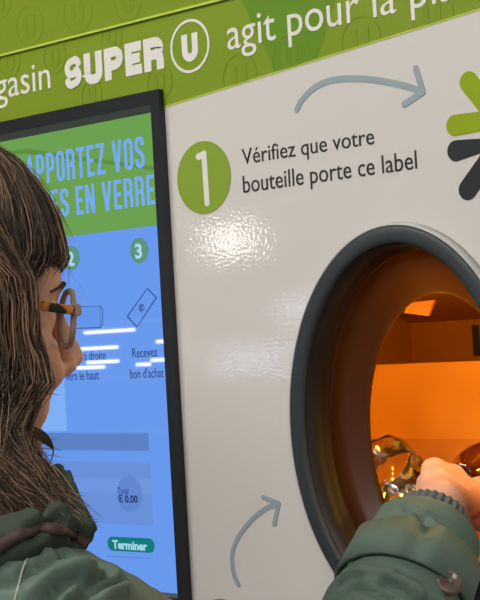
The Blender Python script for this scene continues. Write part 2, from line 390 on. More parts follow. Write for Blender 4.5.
def srect(name, a, b, m, k=1):
    A = at(*a, YS); B = at(*b, YS); bm = bmesh.new(); poly(bm, [(A.x, B.z), (B.x, B.z), (B.x, A.z), (A.x, A.z)], *ly(k)); return sdec(name, bm, m)
srect('form_field', (30, 433), (149.3, 450.8), MS_box)
srect('total_field', (30, 460.6), (153.6, 526), MS_box2)
srect('total_field_band', (30, 476), (153.4, 494), screen_mat('screen_band', (110, 150, 222)), 1.5)
bm = bmesh.new(); disc(bm, pt2((130, 494), YS), .021, *ly(2), 40); sdec('total_mark', bm, MS_dot)
srect('light_strip', (40, 372), (67, 431), MS_pale)
text('screen_lettering', 'Total', (118, 493.6), (129, 493.6), .0072, MS_line, bezel, *ly(3), href='T', bold=.02, **tx)
text('screen_lettering', '€ 0.00', (118.6, 502.3), (138.2, 502.3), .0085, MS_text, bezel, *ly(3), href='0', bold=.03, **tx)
bm = bmesh.new(); strokes(bm, [pt2((112.5, 543.6), YS), pt2((149.5, 545.6), YS)], .0165, *ly(1)); sdec('button', bm, MS_teal)
text('screen_lettering', 'Terminer', (113.0, 549.2), (147.4, 549.6), .0098, MS_white, bezel, *ly(2), href='T', bold=.03, **tx)
sline('small_print', [(107, 556.3), (153, 558.2)], .0010, MS_box)

# ------------------------------------------------------------------ opening: rim, bore, cone, chamber
def loft(rings, close=False):
    bm = bmesh.new(); vs = [[bm.verts.new(p) for p in rr] for rr in rings]; n = len(vs[0])
    for k in range(len(vs)-1 if not close else len(vs)):
        A, B = vs[k], vs[(k+1) % len(vs)]
        for i in range(n): bm.faces.new((A[i], A[(i+1) % n], B[(i+1) % n], B[i]))
    return bm
def ell3(c, a, b, y): return [(x, y, z) for x, z in ellipse(c, a, b)]
e = lambda d, y: ell3(EC, EA-d, EB-d, y)
rim = obj('opening_rim', loft([e(.0005, -.0112), e(.003, -.0125), e(.013, -.0125), e(.017, -.0118), e(.018, -.010), e(.018, .028), e(.010, .028), e(.0005, .004)], True), M_rim, mach, True)
bm = loft([e(-.0030, -.0001), e(-.0022, -.0095), e(-.0005, -.0112), e(.0004, -.011), e(.0004, -.0001)], True)
obj('rim_collar', bm, M_rimside, rim, True)
C2, A2, B2 = (-.880, 1.345), .0935, .1395
def le(t, y, grow=0): return ell3((EC[0]+(C2[0]-EC[0])*t, EC[1]+(C2[1]-EC[1])*t), (EA-.019)*(1-t)+A2*t+grow, (EB-.019)*(1-t)+B2*t+grow, y)
bore = obj('bore', loft([le(0, -.008, .0), le(.04, .018), le(.10, .026), le(.12, .028), le(.12, .031, .002), le(0, .031, .006), le(0, -.008, .0006)], True), M_bore, rim, True)
cone = obj('inner_cone', loft([le(.12, .0285), le(.5, .038), le(.9, .047), le(.985, .0495), le(1, .051), le(1, .054), le(.9, .0505), le(.5, .0405), le(.12, .0315)], True), M_cone, rim, True)
# chamber
cx0, cx1, cz0, cz1, cy1 = -1.20, -.66, 1.17, 1.52, .46
zt_back = at(430, 322, cy1).z
cz1 = zt_back; czf = 1.58
bm = bmesh.new(); tt = .006
def plate(pts, n):
    a = [bm.verts.new(V(p)) for p in pts]; b = [bm.verts.new(V(p)+V(n)*tt) for p in pts]; m_ = len(pts)
    bm.faces.new(a); bm.faces.new(b[::-1])
    for i in range(m_): bm.faces.new((a[i], a[(i+1) % m_], b[(i+1) % m_], b[i]))
for x_, n_ in ((cx0, (-1, 0, 0)), (cx1, (1, 0, 0))): plate([(x_, .06, cz0), (x_, cy1, cz0), (x_, cy1, cz1), (x_, .06, czf)], n_)
plate([(cx0, .06, czf), (cx1, .06, czf), (cx1, cy1, cz1), (cx0, cy1, cz1)], (0, 0, 1))
plate([(cx0, .06, cz0), (cx1, .06, cz0), (cx1, cy1, cz0), (cx0, cy1, cz0)], (0, 0, -1))
plate([(cx0, cy1, cz0), (cx1, cy1, cz0), (cx1, cy1, cz1), (cx0, cy1, cz1)], (0, 1, 0))
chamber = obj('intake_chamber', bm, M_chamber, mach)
zfl = at(430, 439, .29).z; tt = .004
bm = bmesh.new(); plate([(cx0+.002, .066, 1.200), (cx1-.002, .066, 1.200), (cx1-.002, .25, 1.230), (cx0+.002, .25, 1.230)], (0, 0, -1)); plate([(cx0+.002, .25, 1.230), (cx1-.002, .25, 1.230), (cx1-.002, .2895, zfl), (cx0+.002, .2895, zfl)], (0, 0, -1))
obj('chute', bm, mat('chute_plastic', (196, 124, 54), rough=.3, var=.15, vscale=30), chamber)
yf = .29
zf1 = at(430, 362.8, yf).z; zf0 = at(430, 439, yf).z-.012
bm = bmesh.new(); box(bm, (cx0+.004, yf, zf0), (cx1-.004, yf+.006, zf1)); bmesh.ops.bevel(bm, geom=bm.edges[:], offset=.0015, segments=2, affect='EDGES')
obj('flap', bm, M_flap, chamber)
p = at(475.5, 325, cy1); q = at(475.5, 356, cy1)
boxobj('slot', (p.x-.005, cy1-.0015, q.z), (p.x+.005, cy1+.002, p.z), M_bore, chamber)
bm = bmesh.new()
poly(bm, [pt2(q_, .22) for q_ in ((408, 303), (434, 300), (428, 316), (404, 313))], .22, .224)
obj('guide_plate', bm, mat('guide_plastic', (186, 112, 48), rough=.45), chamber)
# orange point lamps inside the chamber, hidden from view by the cone
def area(name, loc, target, sx, sy, power, col=(1, 1, 1), spread=PI):
    l = bpy.data.lights.new(name, 'AREA'); l.shape = 'RECTANGLE'; l.size = sx; l.size_y = sy; l.energy = power; l.color = col; l.spread = spread
    o = bpy.data.objects.new(name, l); COL.objects.link(o); o.location = loc
    o.rotation_euler = (V(target)-V(loc)).to_track_quat('-Z', 'Y').to_euler(); return o
def point(name, loc, power, col, r=.012):
    l = bpy.data.lights.new(name, 'POINT'); l.energy = power; l.color = col; l.shadow_soft_size = r
    o = bpy.data.objects.new(name, l); COL.objects.link(o); o.location = loc; return o
point('chamber_lamp', (-1.08, .12, 1.44), .5, (1, .58, .06))
point('chamber_lamp', (-1.065, .115, 1.27), .4, (1, .58, .06))  # extra unseen lamp, added to make the cone's lower left glow
point('chamber_lamp', (-.70, .12, 1.44), .5, (1, .58, .06))
point('chamber_lamp', (-.87, .125, 1.485), 1.35, (1, .52, .05))
# ------------------------------------------------------------------ room lights and the cabinet reflected in screen and panel
fr = empty('refrigerated_cabinet', (-7, -6.4, 0))
tag(fr, 'refrigerated cabinet with lit shelf strips behind the camera, reflected in the touchscreen', 'refrigerator')
M_fr = mat('cabinet_grey', (96, 100, 104), rough=.5); M_sh = mat('shelf_white', (170, 172, 174), rough=.5)
def frp(name, lo, hi, m): return boxobj(name, tuple(V(lo)-V((-7, -6.4, 0))), tuple(V(hi)-V((-7, -6.4, 0))), m, fr)
bm = bmesh.new()
for lo, hi in (((-8.6, -7.1, 0), (-5.5, -7.0, 2.3)), ((-8.6, -7.0, 0), (-5.5, -6.05, .45)), ((-8.6, -7.0, .45), (-8.55, -6.1, 2.3)), ((-5.55, -7.0, .45), (-5.5, -6.1, 2.3)), ((-8.55, -7.0, 2.2), (-5.55, -6.1, 2.3))):
    box(bm, V(lo)-V((-7, -6.4, 0)), V(hi)-V((-7, -6.4, 0)))
obj('body', bm, M_fr, fr)
for z in (.8, 1.2, 1.6): frp('shelf', (-8.55, -7.0, z), (-5.55, -6.5, z+.03), M_sh)
for x0, x1, z in ((-7.81, -7.33, 1.55), (-8.07, -7.50, 1.44), (-7.80, -7.50, 1.345), (-7.9, -7.64, 1.31), (-7.12, -7.02, 1.46), (-7.18, -6.98, 1.34), (-7.32, -7.2, 1.315)):
    frp('strip_light', (x0, -6.02, z-.011), (x1, -6.0, z+.011), M_lamp)
M_lamp2 = mat('lamp_canopy', (255, 255, 255), emit=(255, 250, 240), estr=17)
M_lamp3 = mat('lamp_cool', (255, 255, 255), emit=(215, 228, 255), estr=9)
frp('canopy_light', (-6.62, -6.02, 1.98), (-6.25, -6.0, 2.16), M_lamp2)
frp('shelf_glow', (-6.02, -6.02, 1.54), (-5.75, -6.0, 1.66), M_lamp3)
frp('shelf_glow', (-6.6, -6.02, 1.27), (-6.0, -6.0, 1.36), M_lamp3)
M_lc = mat('ceiling_lamp', (255, 255, 255), emit=(255, 247, 235), estr=6)
M_frm = mat('lamp_frame', (190, 190, 190), rough=.5)
k = 0
for (x, y) in ((-1.9, -1.6), (-.4, -3.2), (-3.8, -3.2), (.9, -1.4), (-2.4, -5.2)):
    L = empty('ceiling_light', (x, y, 3.4))
    tag(L, 'flat rectangular white ceiling light above the machine aisle, outside the frame', 'ceiling light', 'ceiling lights over the aisle')
    bm = bmesh.new(); rect_frame(bm, 0, 0, 0, 0, 0, 0, 0, 0, 0, 0, 0); bm.free()
    bm = bmesh.new(); box(bm, (-.64, -.34, -.04), (.64, .34, 0)); obj('frame', bm, M_frm, L)
    bm = bmesh.new(); box(bm, (-.6, -.3, -.046), (.6, .3, -.0401)); obj('diffuser', bm, M_lc, L)
area('aisle_lamp', (-1.7, -1.7, 3.3), (-1.1, -.3, 1.3), 1.4, .8, 50, (1, .975, .94))
area('aisle_lamp', (.5, -3.0, 3.3), (-.8, 0, 1.3), 1.6, 1.0, 52, (1, .975, .94))
wd = bpy.data.worlds.new('world'); S.world = wd; wd.use_nodes = True
wd.node_tree.nodes['Background'].inputs[0].default_value = (1, .97, .93, 1); wd.node_tree.nodes['Background'].inputs[1].default_value = .44

# ------------------------------------------------------------------ the person
AN = math.radians(23)
rh = V((rt.x, rt.y, 0)).normalized(); fh = V((fw.x, fw.y, 0)).normalized()
FV = (rh*math.cos(AN)+fh*math.sin(AN)).normalized(); UV = V((0, 0, 1)); LV = UV.cross(FV).normalized(); RV = -LV
H0 = dep(-60, 300, 1.25); HP = math.radians(5)
def hl(f, l, u, tilt=True):      # head-local metres to world
    if tilt: f, u = f*math.cos(HP)+u*math.sin(HP), u*math.cos(HP)-f*math.sin(HP)
    return H0+FV*f+LV*l+UV*u
def ball(bm, p, r, sub=2): bmesh.ops.create_icosphere(bm, subdivisions=sub, radius=r, matrix=Matrix.Translation(p))
def ellip(bm, p, rf, rl, ru, rot=None, sub=3):
    m = Matrix((FV, LV, UV)).transposed().to_4x4()
    if rot is not None: m = m @ rot
    bmesh.ops.create_icosphere(bm, subdivisions=sub, radius=1, matrix=Matrix.Translation(p) @ m @ Matrix.Diagonal((rf, rl, ru, 1)))
def limb(bm, a, b, ra, rb, step=.3):
    a, b = V(a), V(b); n = max(2, int((b-a).length/(min(ra, rb)*step))+1)
    for i in range(n+1):
        t = i/n; ball(bm, a.lerp(b, t), ra+(rb-ra)*t)
def chain(bm, pts, radii, step=.3):
    for i in range(len(pts)-1): limb(bm, pts[i], pts[i+1], radii[i], radii[i+1], step)
def tube_solid(bm, a, b, ra, rb, n=40):
    a, b = V(a), V(b); q = (b-a).to_track_quat('Z', 'Y').to_matrix().to_4x4()
    bmesh.ops.create_cone(bm, cap_ends=True, segments=n, radius1=ra, radius2=rb, depth=(b-a).length, matrix=Matrix.Translation((a+b)/2) @ q)
def remesh(name, bm, voxel, smooth_it, m, parent, fac=.5):
    me = bpy.data.meshes.new(name); bm.to_mesh(me); bm.free()
    o = bpy.data.objects.new(name, me); COL.objects.link(o)
    r = o.modifiers.new('r', 'REMESH'); r.mode = 'VOXEL'; r.voxel_size = voxel
    if smooth_it:
        s_ = o.modifiers.new('s', 'SMOOTH'); s_.factor = fac; s_.iterations = smooth_it
    bpy.context.view_layer.update()
    ev = o.evaluated_get(bpy.context.evaluated_depsgraph_get())
    me2 = bpy.data.meshes.new_from_object(ev); bpy.data.objects.remove(o); bpy.data.meshes.remove(me)
    me2.materials.clear()
    return link(name, me2, m, parent, True)
def bvh_of(o): return BVHTree.FromPolygons([v.co for v in o.data.vertices], [list(p.vertices) for p in o.data.polygons])
def hit(bvh, px, py, off=0.):
    d = ray(px, py).normalized(); h = bvh.ray_cast(CAM, d)
    if h[0] is None: return None
    return h[0]-d*off
M_skin = mat('skin', (228, 178, 156), rough=.5, rgb2=(222, 162, 140), vscale=25, bump=.12, bscale=900)
M_skin.node_tree.nodes['Principled BSDF'].inputs['Subsurface Weight'].default_value = .12
M_skin.node_tree.nodes['Principled BSDF'].inputs['Subsurface Radius'].default_value = (.01, .004, .002)
M_jacket = mat('dark_green_cotton', (98, 118, 105), rough=.65, spec=.45, rgb2=(84, 105, 93), vscale=30, bump=.25, bscale=1400)
M_hood = mat('dark_green_lining', (70, 80, 68), rough=.85, spec=.25, rgb2=(56, 66, 57), vscale=40, bump=.25, bscale=1400)
M_knit = mat('grey_blue_knit', (92, 104, 110), rough=.9, spec=.2)
M_trim = mat('brown_trim', (74, 54, 50), rough=.6, var=.25, vscale=90)
M_button = mat('brown_horn', (58, 46, 40), rough=.18, rgb2=(112, 96, 84), vscale=160)
M_stitch = mat('pale_thread', (168, 172, 158), rough=.8)
M_trouser = mat('dark_trousers', (44, 48, 60), rough=.85)
M_shoe = mat('dark_leather', (40, 36, 34), rough=.5)
M_brow = mat('dark_brown_hair', (62, 42, 34), rough=.7)
M_eye = mat('eye_white', (230, 226, 220), rough=.2)

NB = H0-FV*.045+UV*(-.19)
SR = dep(40, 656, 1.12); SL = NB+LV*.165-FV*.0+UV*(-.085)
ER = dep(316, 792, 1.235); WR = at(440, 506, -.022)
EL = SL+LV*.05-UV*.27-FV*.02; WL = EL+FV*.07-UV*.23
PV = V((NB.x, NB.y, .93))-FV*.03
G = V((H0.x, H0.y, 0))-FV*.05
person = empty('person', (0, 0, 0))
tag(person, 'person in dark green jacket with brown hair reaching into the opening', 'person')
bm = bmesh.new()
# head
ellip(bm, hl(-.012, 0, .028), .094, .074, .088)
ellip(bm, hl(.030, 0, -.035), .054, .057, .085)
ellip(bm, hl(.062, 0, .02), .036, .056, .05)
chain(bm, [hl(-.005, -.05, -.065), hl(.035, -.04, -.098), hl(.072, 0, -.112), hl(.035, .04, -.098), hl(-.005, .05, -.065)], [.022, .02, .018, .02, .022])
for s_ in (-1, 1):
    ball(bm, hl(.078, s_*.026, .014), .017); ball(bm, hl(.058, s_*.045, -.032), .024); ball(bm, hl(.073, s_*.030, -.043), .021); ball(bm, hl(.071, s_*.034, -.012), .0175)
    ball(bm, hl(.107, s_*.012, -.050), .0075)
    ellip(bm, hl(-.006, s_*.077, -.012), .016, .006, .028)
    limb(bm, hl(.070, s_*.028, -.075), hl(.074, s_*.012, -.09), .016, .016)
limb(bm, hl(.088, 0, .004), hl(.1155, 0, -.043), .009, .0085); ball(bm, hl(.104, 0, -.050), .012)
limb(bm, hl(.094, 0, -.054), hl(.080, 0, -.075), .011, .011); ball(bm, hl(.084, -.022, -.056), .017); ball(bm, hl(.084, .022, -.056), .017)
limb(bm, hl(.085, -.016, -.073), hl(.085, .016, -.073), .008, .008); limb(bm, hl(.083, -.014, -.085), hl(.083, .014, -.085), .0085, .0085)
chain(bm, [hl(-.02, 0, -.05), hl(-.035, 0, -.12, False), NB, NB-UV*.06], [.056, .054, .055, .052])
# torso, arms, legs
limb(bm, SL, NB-UV*.08, .04, .05); limb(bm, SR, NB-UV*.09, .04, .05)
for s_ in (-1, 1):
    limb(bm, NB+LV*s_*.07-UV*.10, PV+LV*s_*.07+UV*.12, .085, .075); limb(bm, PV+LV*s_*.07+UV*.12, PV+LV*s_*.08, .075, .09)
    hip = PV+LV*s_*.085-UV*.02; kn = V((hip.x, hip.y, .49))+FV*.015; an = V((hip.x, hip.y, .10))-FV*.02
    chain(bm, [hip, kn, an], [.082, .052, .036]); chain(bm, [an-UV*.04, an-UV*.05+FV*.15], [.034, .030])
chain(bm, [SR, ER, WR], [.045, .038, .027]); chain(bm, [SL, EL, WL], [.045, .037, .026])
# left hand, hanging
def finger(bm, pts, r): chain(bm, pts, [r, r*.97, r*.92, r*.82][:len(pts)], .45)
hd = (WL-EL).normalized(); side = FV
for k, (o_, ln) in enumerate(((.030, .070), (.011, .079), (-.008, .074), (-.026, .058))):
    kn = WL+hd*.082+side*o_; limb(bm, WL+hd*.01+side*o_*.6, kn, .014, .011)
    finger(bm, [kn, kn+hd*ln*.45-LV*.004, kn+hd*ln*.75-LV*.014, kn+hd*ln*.95-LV*.026], .0085)
th = WL+side*.02+hd*.02; finger(bm, [th, th+side*.022+hd*.030-LV*.012, th+side*.026+hd*.062-LV*.018], .011)
# right hand closed on the bottle neck: wrist, knuckles, curled fingers
W0 = WR
K = [at(434, 470, .062), at(445, 475, .069), at(459, 485, .072), at(474, 496, .072)]
for k in K: limb(bm, W0+(k-W0)*.08, k-V((0, 0, .004)), .024, .0145)
limb(bm, K[0], K[3], .0145, .013); limb(bm, (K[0]+W0)/2, (K[3]+W0)/2, .022, .020)
curl = [((.020, .030, -.006), (.038, .040, -.030), (.045, .024, -.050)), ((.024, .032, -.008), (.042, .038, -.034), (.046, .018, -.054)),
        ((.024, .030, -.010), (.040, .034, -.036), (.042, .014, -.054)), ((.020, .024, -.012), (.032, .026, -.036), (.033, .008, -.050))]
for k, c in zip(K, curl): finger(bm, [k]+[k+V(q) for q in c], .0095)
tb = W0.lerp(K[0], .35)+V((-.012, 0, -.012))
finger(bm, [tb, tb+V((-.012, .034, -.014)), tb+V((.004, .062, -.024)), tb+V((.022, .080, -.030))], .0115)
body = remesh('body', bm, .0042, 3, M_skin, person)
# eyes, brow
for s_ in (-1, 1):
    bm = bmesh.new(); ball(bm, hl(.068, s_*.031, -.008), .0122); obj('eye', bm, M_eye, person, True)
    bm = bmesh.new(); ellip(bm, hl(.0755, s_*.031, -.004), .0128, .0155, .0118); obj('eyelid', bm, M_skin, person, True)
    bm = bmesh.new(); chain(bm, [hl(.0965, s_*.012, .012), hl(.0945, s_*.03, .016), hl(.079, s_*.047, .008)], [.0022, .0024, .0010]); obj('eyebrow', bm, M_brow, person, True)
# trousers, shoes
bm = bmesh.new()
for s_ in (-1, 1):
    hip = PV+LV*s_*.085; kn = V((hip.x, hip.y, .49))+FV*.015; an = V((hip.x, hip.y, .10))-FV*.02
    chain(bm, [hip, kn, an], [.09, .07, .058])
remesh('trousers', bm, .012, 4, M_trouser, person)
for s_ in (-1, 1):
    hip = PV+LV*s_*.085; an = V((hip.x, hip.y, .0))-FV*.03
    bm = bmesh.new(); chain(bm, [an+UV*.046, an+UV*.042+FV*.10, an+UV*.032+FV*.19], [.046, .042, .032]); limb(bm, an+UV*.05, an+UV*.12, .047, .05); limb(bm, an+UV*.07+FV*.02, an+UV*.05+FV*.12, .04, .034)
    sh = remesh('shoe', bm, .008, 3, M_shoe, person)
    for v in sh.data.vertices: v.co.z = max(v.co.z, .002)
# jacket
bm = bmesh.new()
FA = (WR-ER).normalized()
CUFF = WR-FA*.036
limb(bm, SL, NB-UV*.085, .066, .07); limb(bm, SR, NB-UV*.09, .074, .068)
for s_ in (-1, 1):
    chain(bm, [NB+LV*s_*.075-UV*.17, NB+LV*s_*.07-UV*.27, PV+LV*s_*.06+UV*.08, PV+LV*s_*.075-UV*.12], [.112, .110, .120, .136], .35)
for k in range(6):
    z = -.16-k*.1; ellip(bm, NB+UV*z, .115, .15, .09)
ellip(bm, NB-UV*.125-FV*.035, .105, .165, .075); ellip(bm, NB-UV*.10-FV*.06, .06, .12, .05)
chain(bm, [SR, ER], [.083, .074]); chain(bm, [ER, CUFF-FA*.10], [.072, .0605])
tube_solid(bm, CUFF-FA*.12, CUFF, .061, .049)
chain(bm, [SL, EL, WL-hd*.02], [.08, .068, .052])
# hood and collar folds around the neck
jacket = remesh('jacket', bm, .0037, 12, M_jacket, person)
bm = bmesh.new()
ringp = []
for k in range(25):
    t = 2*PI*k/24; c, s_ = math.cos(t), math.sin(t)   # t=0 front
    p = NB+FV*(.068*c-.016)+RV*(.072*s_)+UV*(-.024-.012*c); ringp.append((p, .029-.010*c))
for k in range(24): limb(bm, ringp[k][0], ringp[k+1][0], ringp[k][1], ringp[k+1][1])
# standing collar edge at the right front, hood bag lying on the back
chain(bm, [dep(79, 530, 1.165), dep(68, 495, 1.175), dep(58, 470, 1.19)], [.012, .010, .007])
chain(bm, [dep(62, 536, 1.15), dep(50, 510, 1.165), dep(40, 490, 1.18)], [.016, .014, .010])
chain(bm, [dep(78, 534, 1.165), dep(50, 535, 1.135), dep(15, 545, 1.11), dep(-30, 560, 1.10)], [.012, .017, .022, .026])
ellip(bm, NB-FV*.085-UV*.035, .05, .10, .065); ellip(bm, NB-FV*.11-UV*.11, .04, .075, .06)
hood = remesh('hood', bm, .004, 6, M_hood, jacket)

# cloth folds
def disp(o, fn):
    me = o.data; co = np.empty(len(me.vertices)*3, np.float32); me.vertices.foreach_get('co', co); co = co.reshape(-1, 3)
    no = np.empty_like(co); me.vertices.foreach_get('normal', no.reshape(-1)) if False else None
    no = np.array([v.normal[:] for v in me.vertices], np.float32)
    d = fn(co, no); co2 = co+no*d[:, None]; me.vertices.foreach_set('co', co2.reshape(-1)); me.update()
def segdist(co, pts):
    best = np.full(len(co), 9.); 
    for a, b in zip(pts[:-1], pts[1:]):
        a = np.array(a); b = np.array(b); ab = b-a; t = np.clip(((co-a) @ ab)/(ab @ ab), 0, 1)
        best = np.minimum(best, np.linalg.norm(co-(a+t[:, None]*ab), axis=1))
    return best
def creases(o, bvh, lines):
    L = []
    for px, w, dd in lines:
        P = [hit(bvh, *q) for q in smooth2(px, 5)]; P = [p for p in P if p is not None]
        if len(P) > 1: L.append((P, w, dd))
    def fn(co, no):
        d = np.zeros(len(co))
        for P, w, dd in L: x_ = segdist(co, P); d += 1.45*dd*(1.5*np.exp(-(x_/(w*.75))**2)-.6*np.exp(-(x_/(w*1.9))**2))
        return d
    disp(o, fn)
def noisefold(o, amp, sc, axis):
    ax = V(axis).normalized()
    def fn(co, no):
        out = np.empty(len(co))
        for i, c in enumerate(co):
            p = V(c); q = p-ax*p.dot(ax)*.65
            out[i] = amp*(1-2*abs(noise.noise(q*sc)))+amp*.5*noise.noise(q*sc*2.3)
        return out
    disp(o, fn)
noisefold(jacket, .0028, 16, (1, .6, -.4)); noisefold(hood, .003, 22, (1, 0, .3))
bj = bvh_of(jacket)
creases(jacket, bj, [
    ([(122, 582), (105, 584), (90, 592), (70, 605)], .006, -.007), ([(82, 590), (96, 577), (108, 573)], .005, -.008), ([(60, 552), (78, 562), (98, 566)], .007, -.005),
    ([(30, 595), (60, 575), (85, 565)], .009, .005), ([(105, 598), (122, 590)], .007, .005), ([(0, 582), (15, 580), (28, 570)], .007, -.005), ([(0, 559), (20, 563), (38, 556)], .004, -.004),
    ([(340, 598), (352, 588), (375, 592), (395, 605)], .006, -.006), ([(385, 585), (400, 590), (420, 606)], .006, -.005), ([(345, 578), (365, 572), (395, 578), (420, 596)], .008, .004),
    ([(420, 522), (436, 536), (452, 556), (462, 572)], .006, -.006), ([(395, 520), (430, 514), (462, 536), (470, 548)], .004, .003), ([(375, 535), (400, 528), (425, 534)], .006, -.003), ([(405, 508), (425, 520), (436, 540)], .005, -.004), ([(330, 592), (345, 580), (360, 578)], .005, -.004), ([(400, 575), (425, 588), (438, 604)], .006, -.005), ([(48, 600), (60, 588), (80, 580)], .006, -.006), ([(36, 572), (48, 560), (66, 556)], .006, -.004), ([(352, 560), (365, 545), (385, 540)], .006, .003)])
bh = bvh_of(hood)
creases(hood, bh, [([(30, 535), (55, 520), (75, 540)], .006, -.006), ([(60, 505), (72, 520), (82, 538)], .006, -.007), ([(0, 505), (30, 508), (60, 520)], .007, -.006), ([(66, 475), (76, 500), (86, 530)], .006, .004)])
bj = bvh_of(jacket); bh = bvh_of(hood)
# sleeve strap with button, knit cuff
q = FA.to_track_quat('Z', 'Y').to_matrix(); EX, EY = q.col[0], q.col[1]
def band(name, s0, s1, tilt, dirpx, thick, m, parent, n=72, lift=.0015):
    ctr = CUFF; dv = (ray(*dirpx)).normalized()
    rows = [[], [], [], []]
    for i in range(n):
        t = 2*PI*i/n; rd = EX*math.cos(t)+EY*math.sin(t)
        for k, (s_, off) in enumerate(((s0, lift), (s0, lift+thick), (s1, lift+thick), (s1, lift))):
            ss = s_+tilt*rd.dot(V((0, 0, 1))) if True else s_
            o_ = ctr-FA*ss; h = bj.ray_cast(o_+rd*.12, -rd)
            rr = (h[0]-o_).length if h[0] is not None else .06
            rows[k].append(o_+rd*(rr+off))
    for k in range(4):                       # relax radius around the ring
        pass
    return obj(name, loft(rows, True), m, parent, True)
strap = band('sleeve_strap', .034, .082, .012, (440, 560), .0045, M_jacket, jacket)
bs = bvh_of(strap)
bp = min([h for h in (hit(bs, 449, 586), hit(bj, 449, 586)) if h is not None], key=lambda h: (h-CAM).length)
nrm = (CAM-bp).normalized()*.6+V((0, 0, .5))+RV*.3; nrm.normalize()
h_ = bs.ray_cast(CAM, ray(449, 586).normalized())
if h_[1] is not None: nrm = ((h_[1] if h_[1].dot(CAM-bp) > 0 else -h_[1])+(CAM-bp).normalized()*.6).normalized()
qb = nrm.to_track_quat('Z', 'Y').to_matrix().to_4x4(); mb = Matrix.Translation(bp+nrm*.005) @ qb
bm = bmesh.new(); prof = [(0, .0028), (.006, .0028), (.0082, .0045), (.0105, .0045), (.0118, .0025), (.0115, 0)]
vs = [[bm.verts.new((r_*math.cos(t), r_*math.sin(t), z_)) for t in np.linspace(0, 2*PI, 32, endpoint=False)] if r_ else [bm.verts.new((0, 0, z_))] for r_, z_ in prof]
for i in range(32): bm.faces.new((vs[0][0], vs[1][i], vs[1][(i+1) % 32]))
for k in range(1, 5):
    for i in range(32): bm.faces.new((vs[k][i], vs[k+1][i], vs[k+1][(i+1) % 32], vs[k][(i+1) % 32]))
for x, y in ((.002, .002), (-.002, .002), (.002, -.002), (-.002, -.002)): ball(bm, V((x, y, .0026)), .0009)
bm.transform(mb); obj('button', bm, M_button, jacket, True)
rows = []
for s_, rr in ((-.02, .034), (0, .036), (.012, .037), (.02, .036), (.021, .032), (.005, .030)):
    rows.append([CUFF+FA*s_+(EX*math.cos(t)+EY*math.sin(t))*(rr+.0011*math.cos(t*30)) for t in np.linspace(0, 2*PI, 240, endpoint=False)])
obj('knit_cuff', loft(rows), M_knit, jacket, True)
# stitching along the armhole, brown trim under the hood
def dashes(name, px, m, parent, bvh, r_=.0009, n=9):
    bm = bmesh.new(); P = [hit(bvh, *q_, .0006) for q_ in smooth2(px, n)]; P = [p for p in P if p is not None]
    for a, b in zip(P[:-1], P[1:]):
        chain(bm, [a.lerp(b, .12), a.lerp(b, .8)], [r_, r_], 1.0)
    return obj(name, bm, m, parent, True)
dashes('stitching', [(46, 537), (33, 550), (24, 566), (19, 584), (14, 604)], M_stitch, jacket, bj)
def strip(name, px, w, th, m, parent, bvhs, n=6):
    P = []
    for q_ in smooth2(px, n):
        hs = [hit(b, *q_, .001) for b in bvhs]; hs = [h for h in hs if h is not None]
        if hs: P.append(min(hs, key=lambda h: (h-CAM).length))
    bm = bmesh.new(); rows = []
    for i, p in enumerate(P):
        t = (P[min(i+1, len(P)-1)]-P[max(i-1, 0)]).normalized(); nn = (CAM-p).normalized()*.75+UV*.35; nn = (nn-t*nn.dot(t)).normalized(); bb = t.cross(nn)
        rows.append([p+bb*w/2*math.cos(a)+nn*(th*math.sin(a)) for a in np.linspace(0, 2*PI, 12, endpoint=False)])
    return obj(name, loft(rows), m, parent, True)
strip('hood_trim', [(-40, 572), (-15, 556), (0, 546), (15, 537), (30, 531), (45, 528.5), (60, 530), (74, 536), (86, 545)], .0095, .0035, M_trim, jacket, [bj, bh])

# hair: shell and strands
bm = bmesh.new()
CH = (-.014, 0, .034); RA, RB, RC = .112, .088, .104
def shell_pt(th_, ph, k=1.): return (CH[0]+RA*k*math.sin(th_)*math.cos(ph), CH[1]-RB*k*math.sin(th_)*math.sin(ph), CH[2]+RC*k*math.cos(th_))
front_tab = [(.04, .050), (.0, .046), (-.04, .054), (-.075, .060), (-.10, .040), (-.125, .046), (-.15, .070), (-.175, .082), (-.20, .082), (-.23, .082)]
def front_f(u): 
    us = [a for a, b in front_tab][::-1]; return float(np.interp(u, us, [b for a, b in front_tab][::-1]))
def lower_pt(w, u, side, lift=0.):
    fr_, bk = front_f(u), -.118-.02*min(1, max(0, (.03-u)/.2))
    f = (fr_+bk)/2+(fr_-bk)/2*math.cos(PI*w)
    flare = .012*min(1, max(0, (-.03-u)/.12))
    lat = (.074+.014*math.sin(PI*min(1, w*1.3))+flare) if w < .5 else (.086+flare)*math.sqrt(max(0, 1-((w-.5)/.5)**2))
    if u < -.11: lat += .034*min(1, (-.11-u)/.06)*(1 if side < 0 else .4)
    lat += lift; return (f, side*lat, u)
strands = []
def strand(keys, n, r_, m):
    P = smooth2([V(k) for k in keys], max(2, n//(len(keys)-1))); strands.append(([hl(*p, tilt=True) for p in P], r_, m))
R_ = random.Random(3)
def wave(keys, a0, amp, fr):
    o = []
    for i, k in enumerate(keys):
        t = i/(len(keys)-1); g = amp*t**1.2
        ph = a0+fr*t*6.28
        o.append((k[0]+g*math.sin(ph), k[1]+g*.6*math.cos(ph*1.1), k[2]))
    return o
def pickm():
    x = R_.random(); return 0 if x < .44 else 1 if x < .76 else 2 if x < .93 else 3
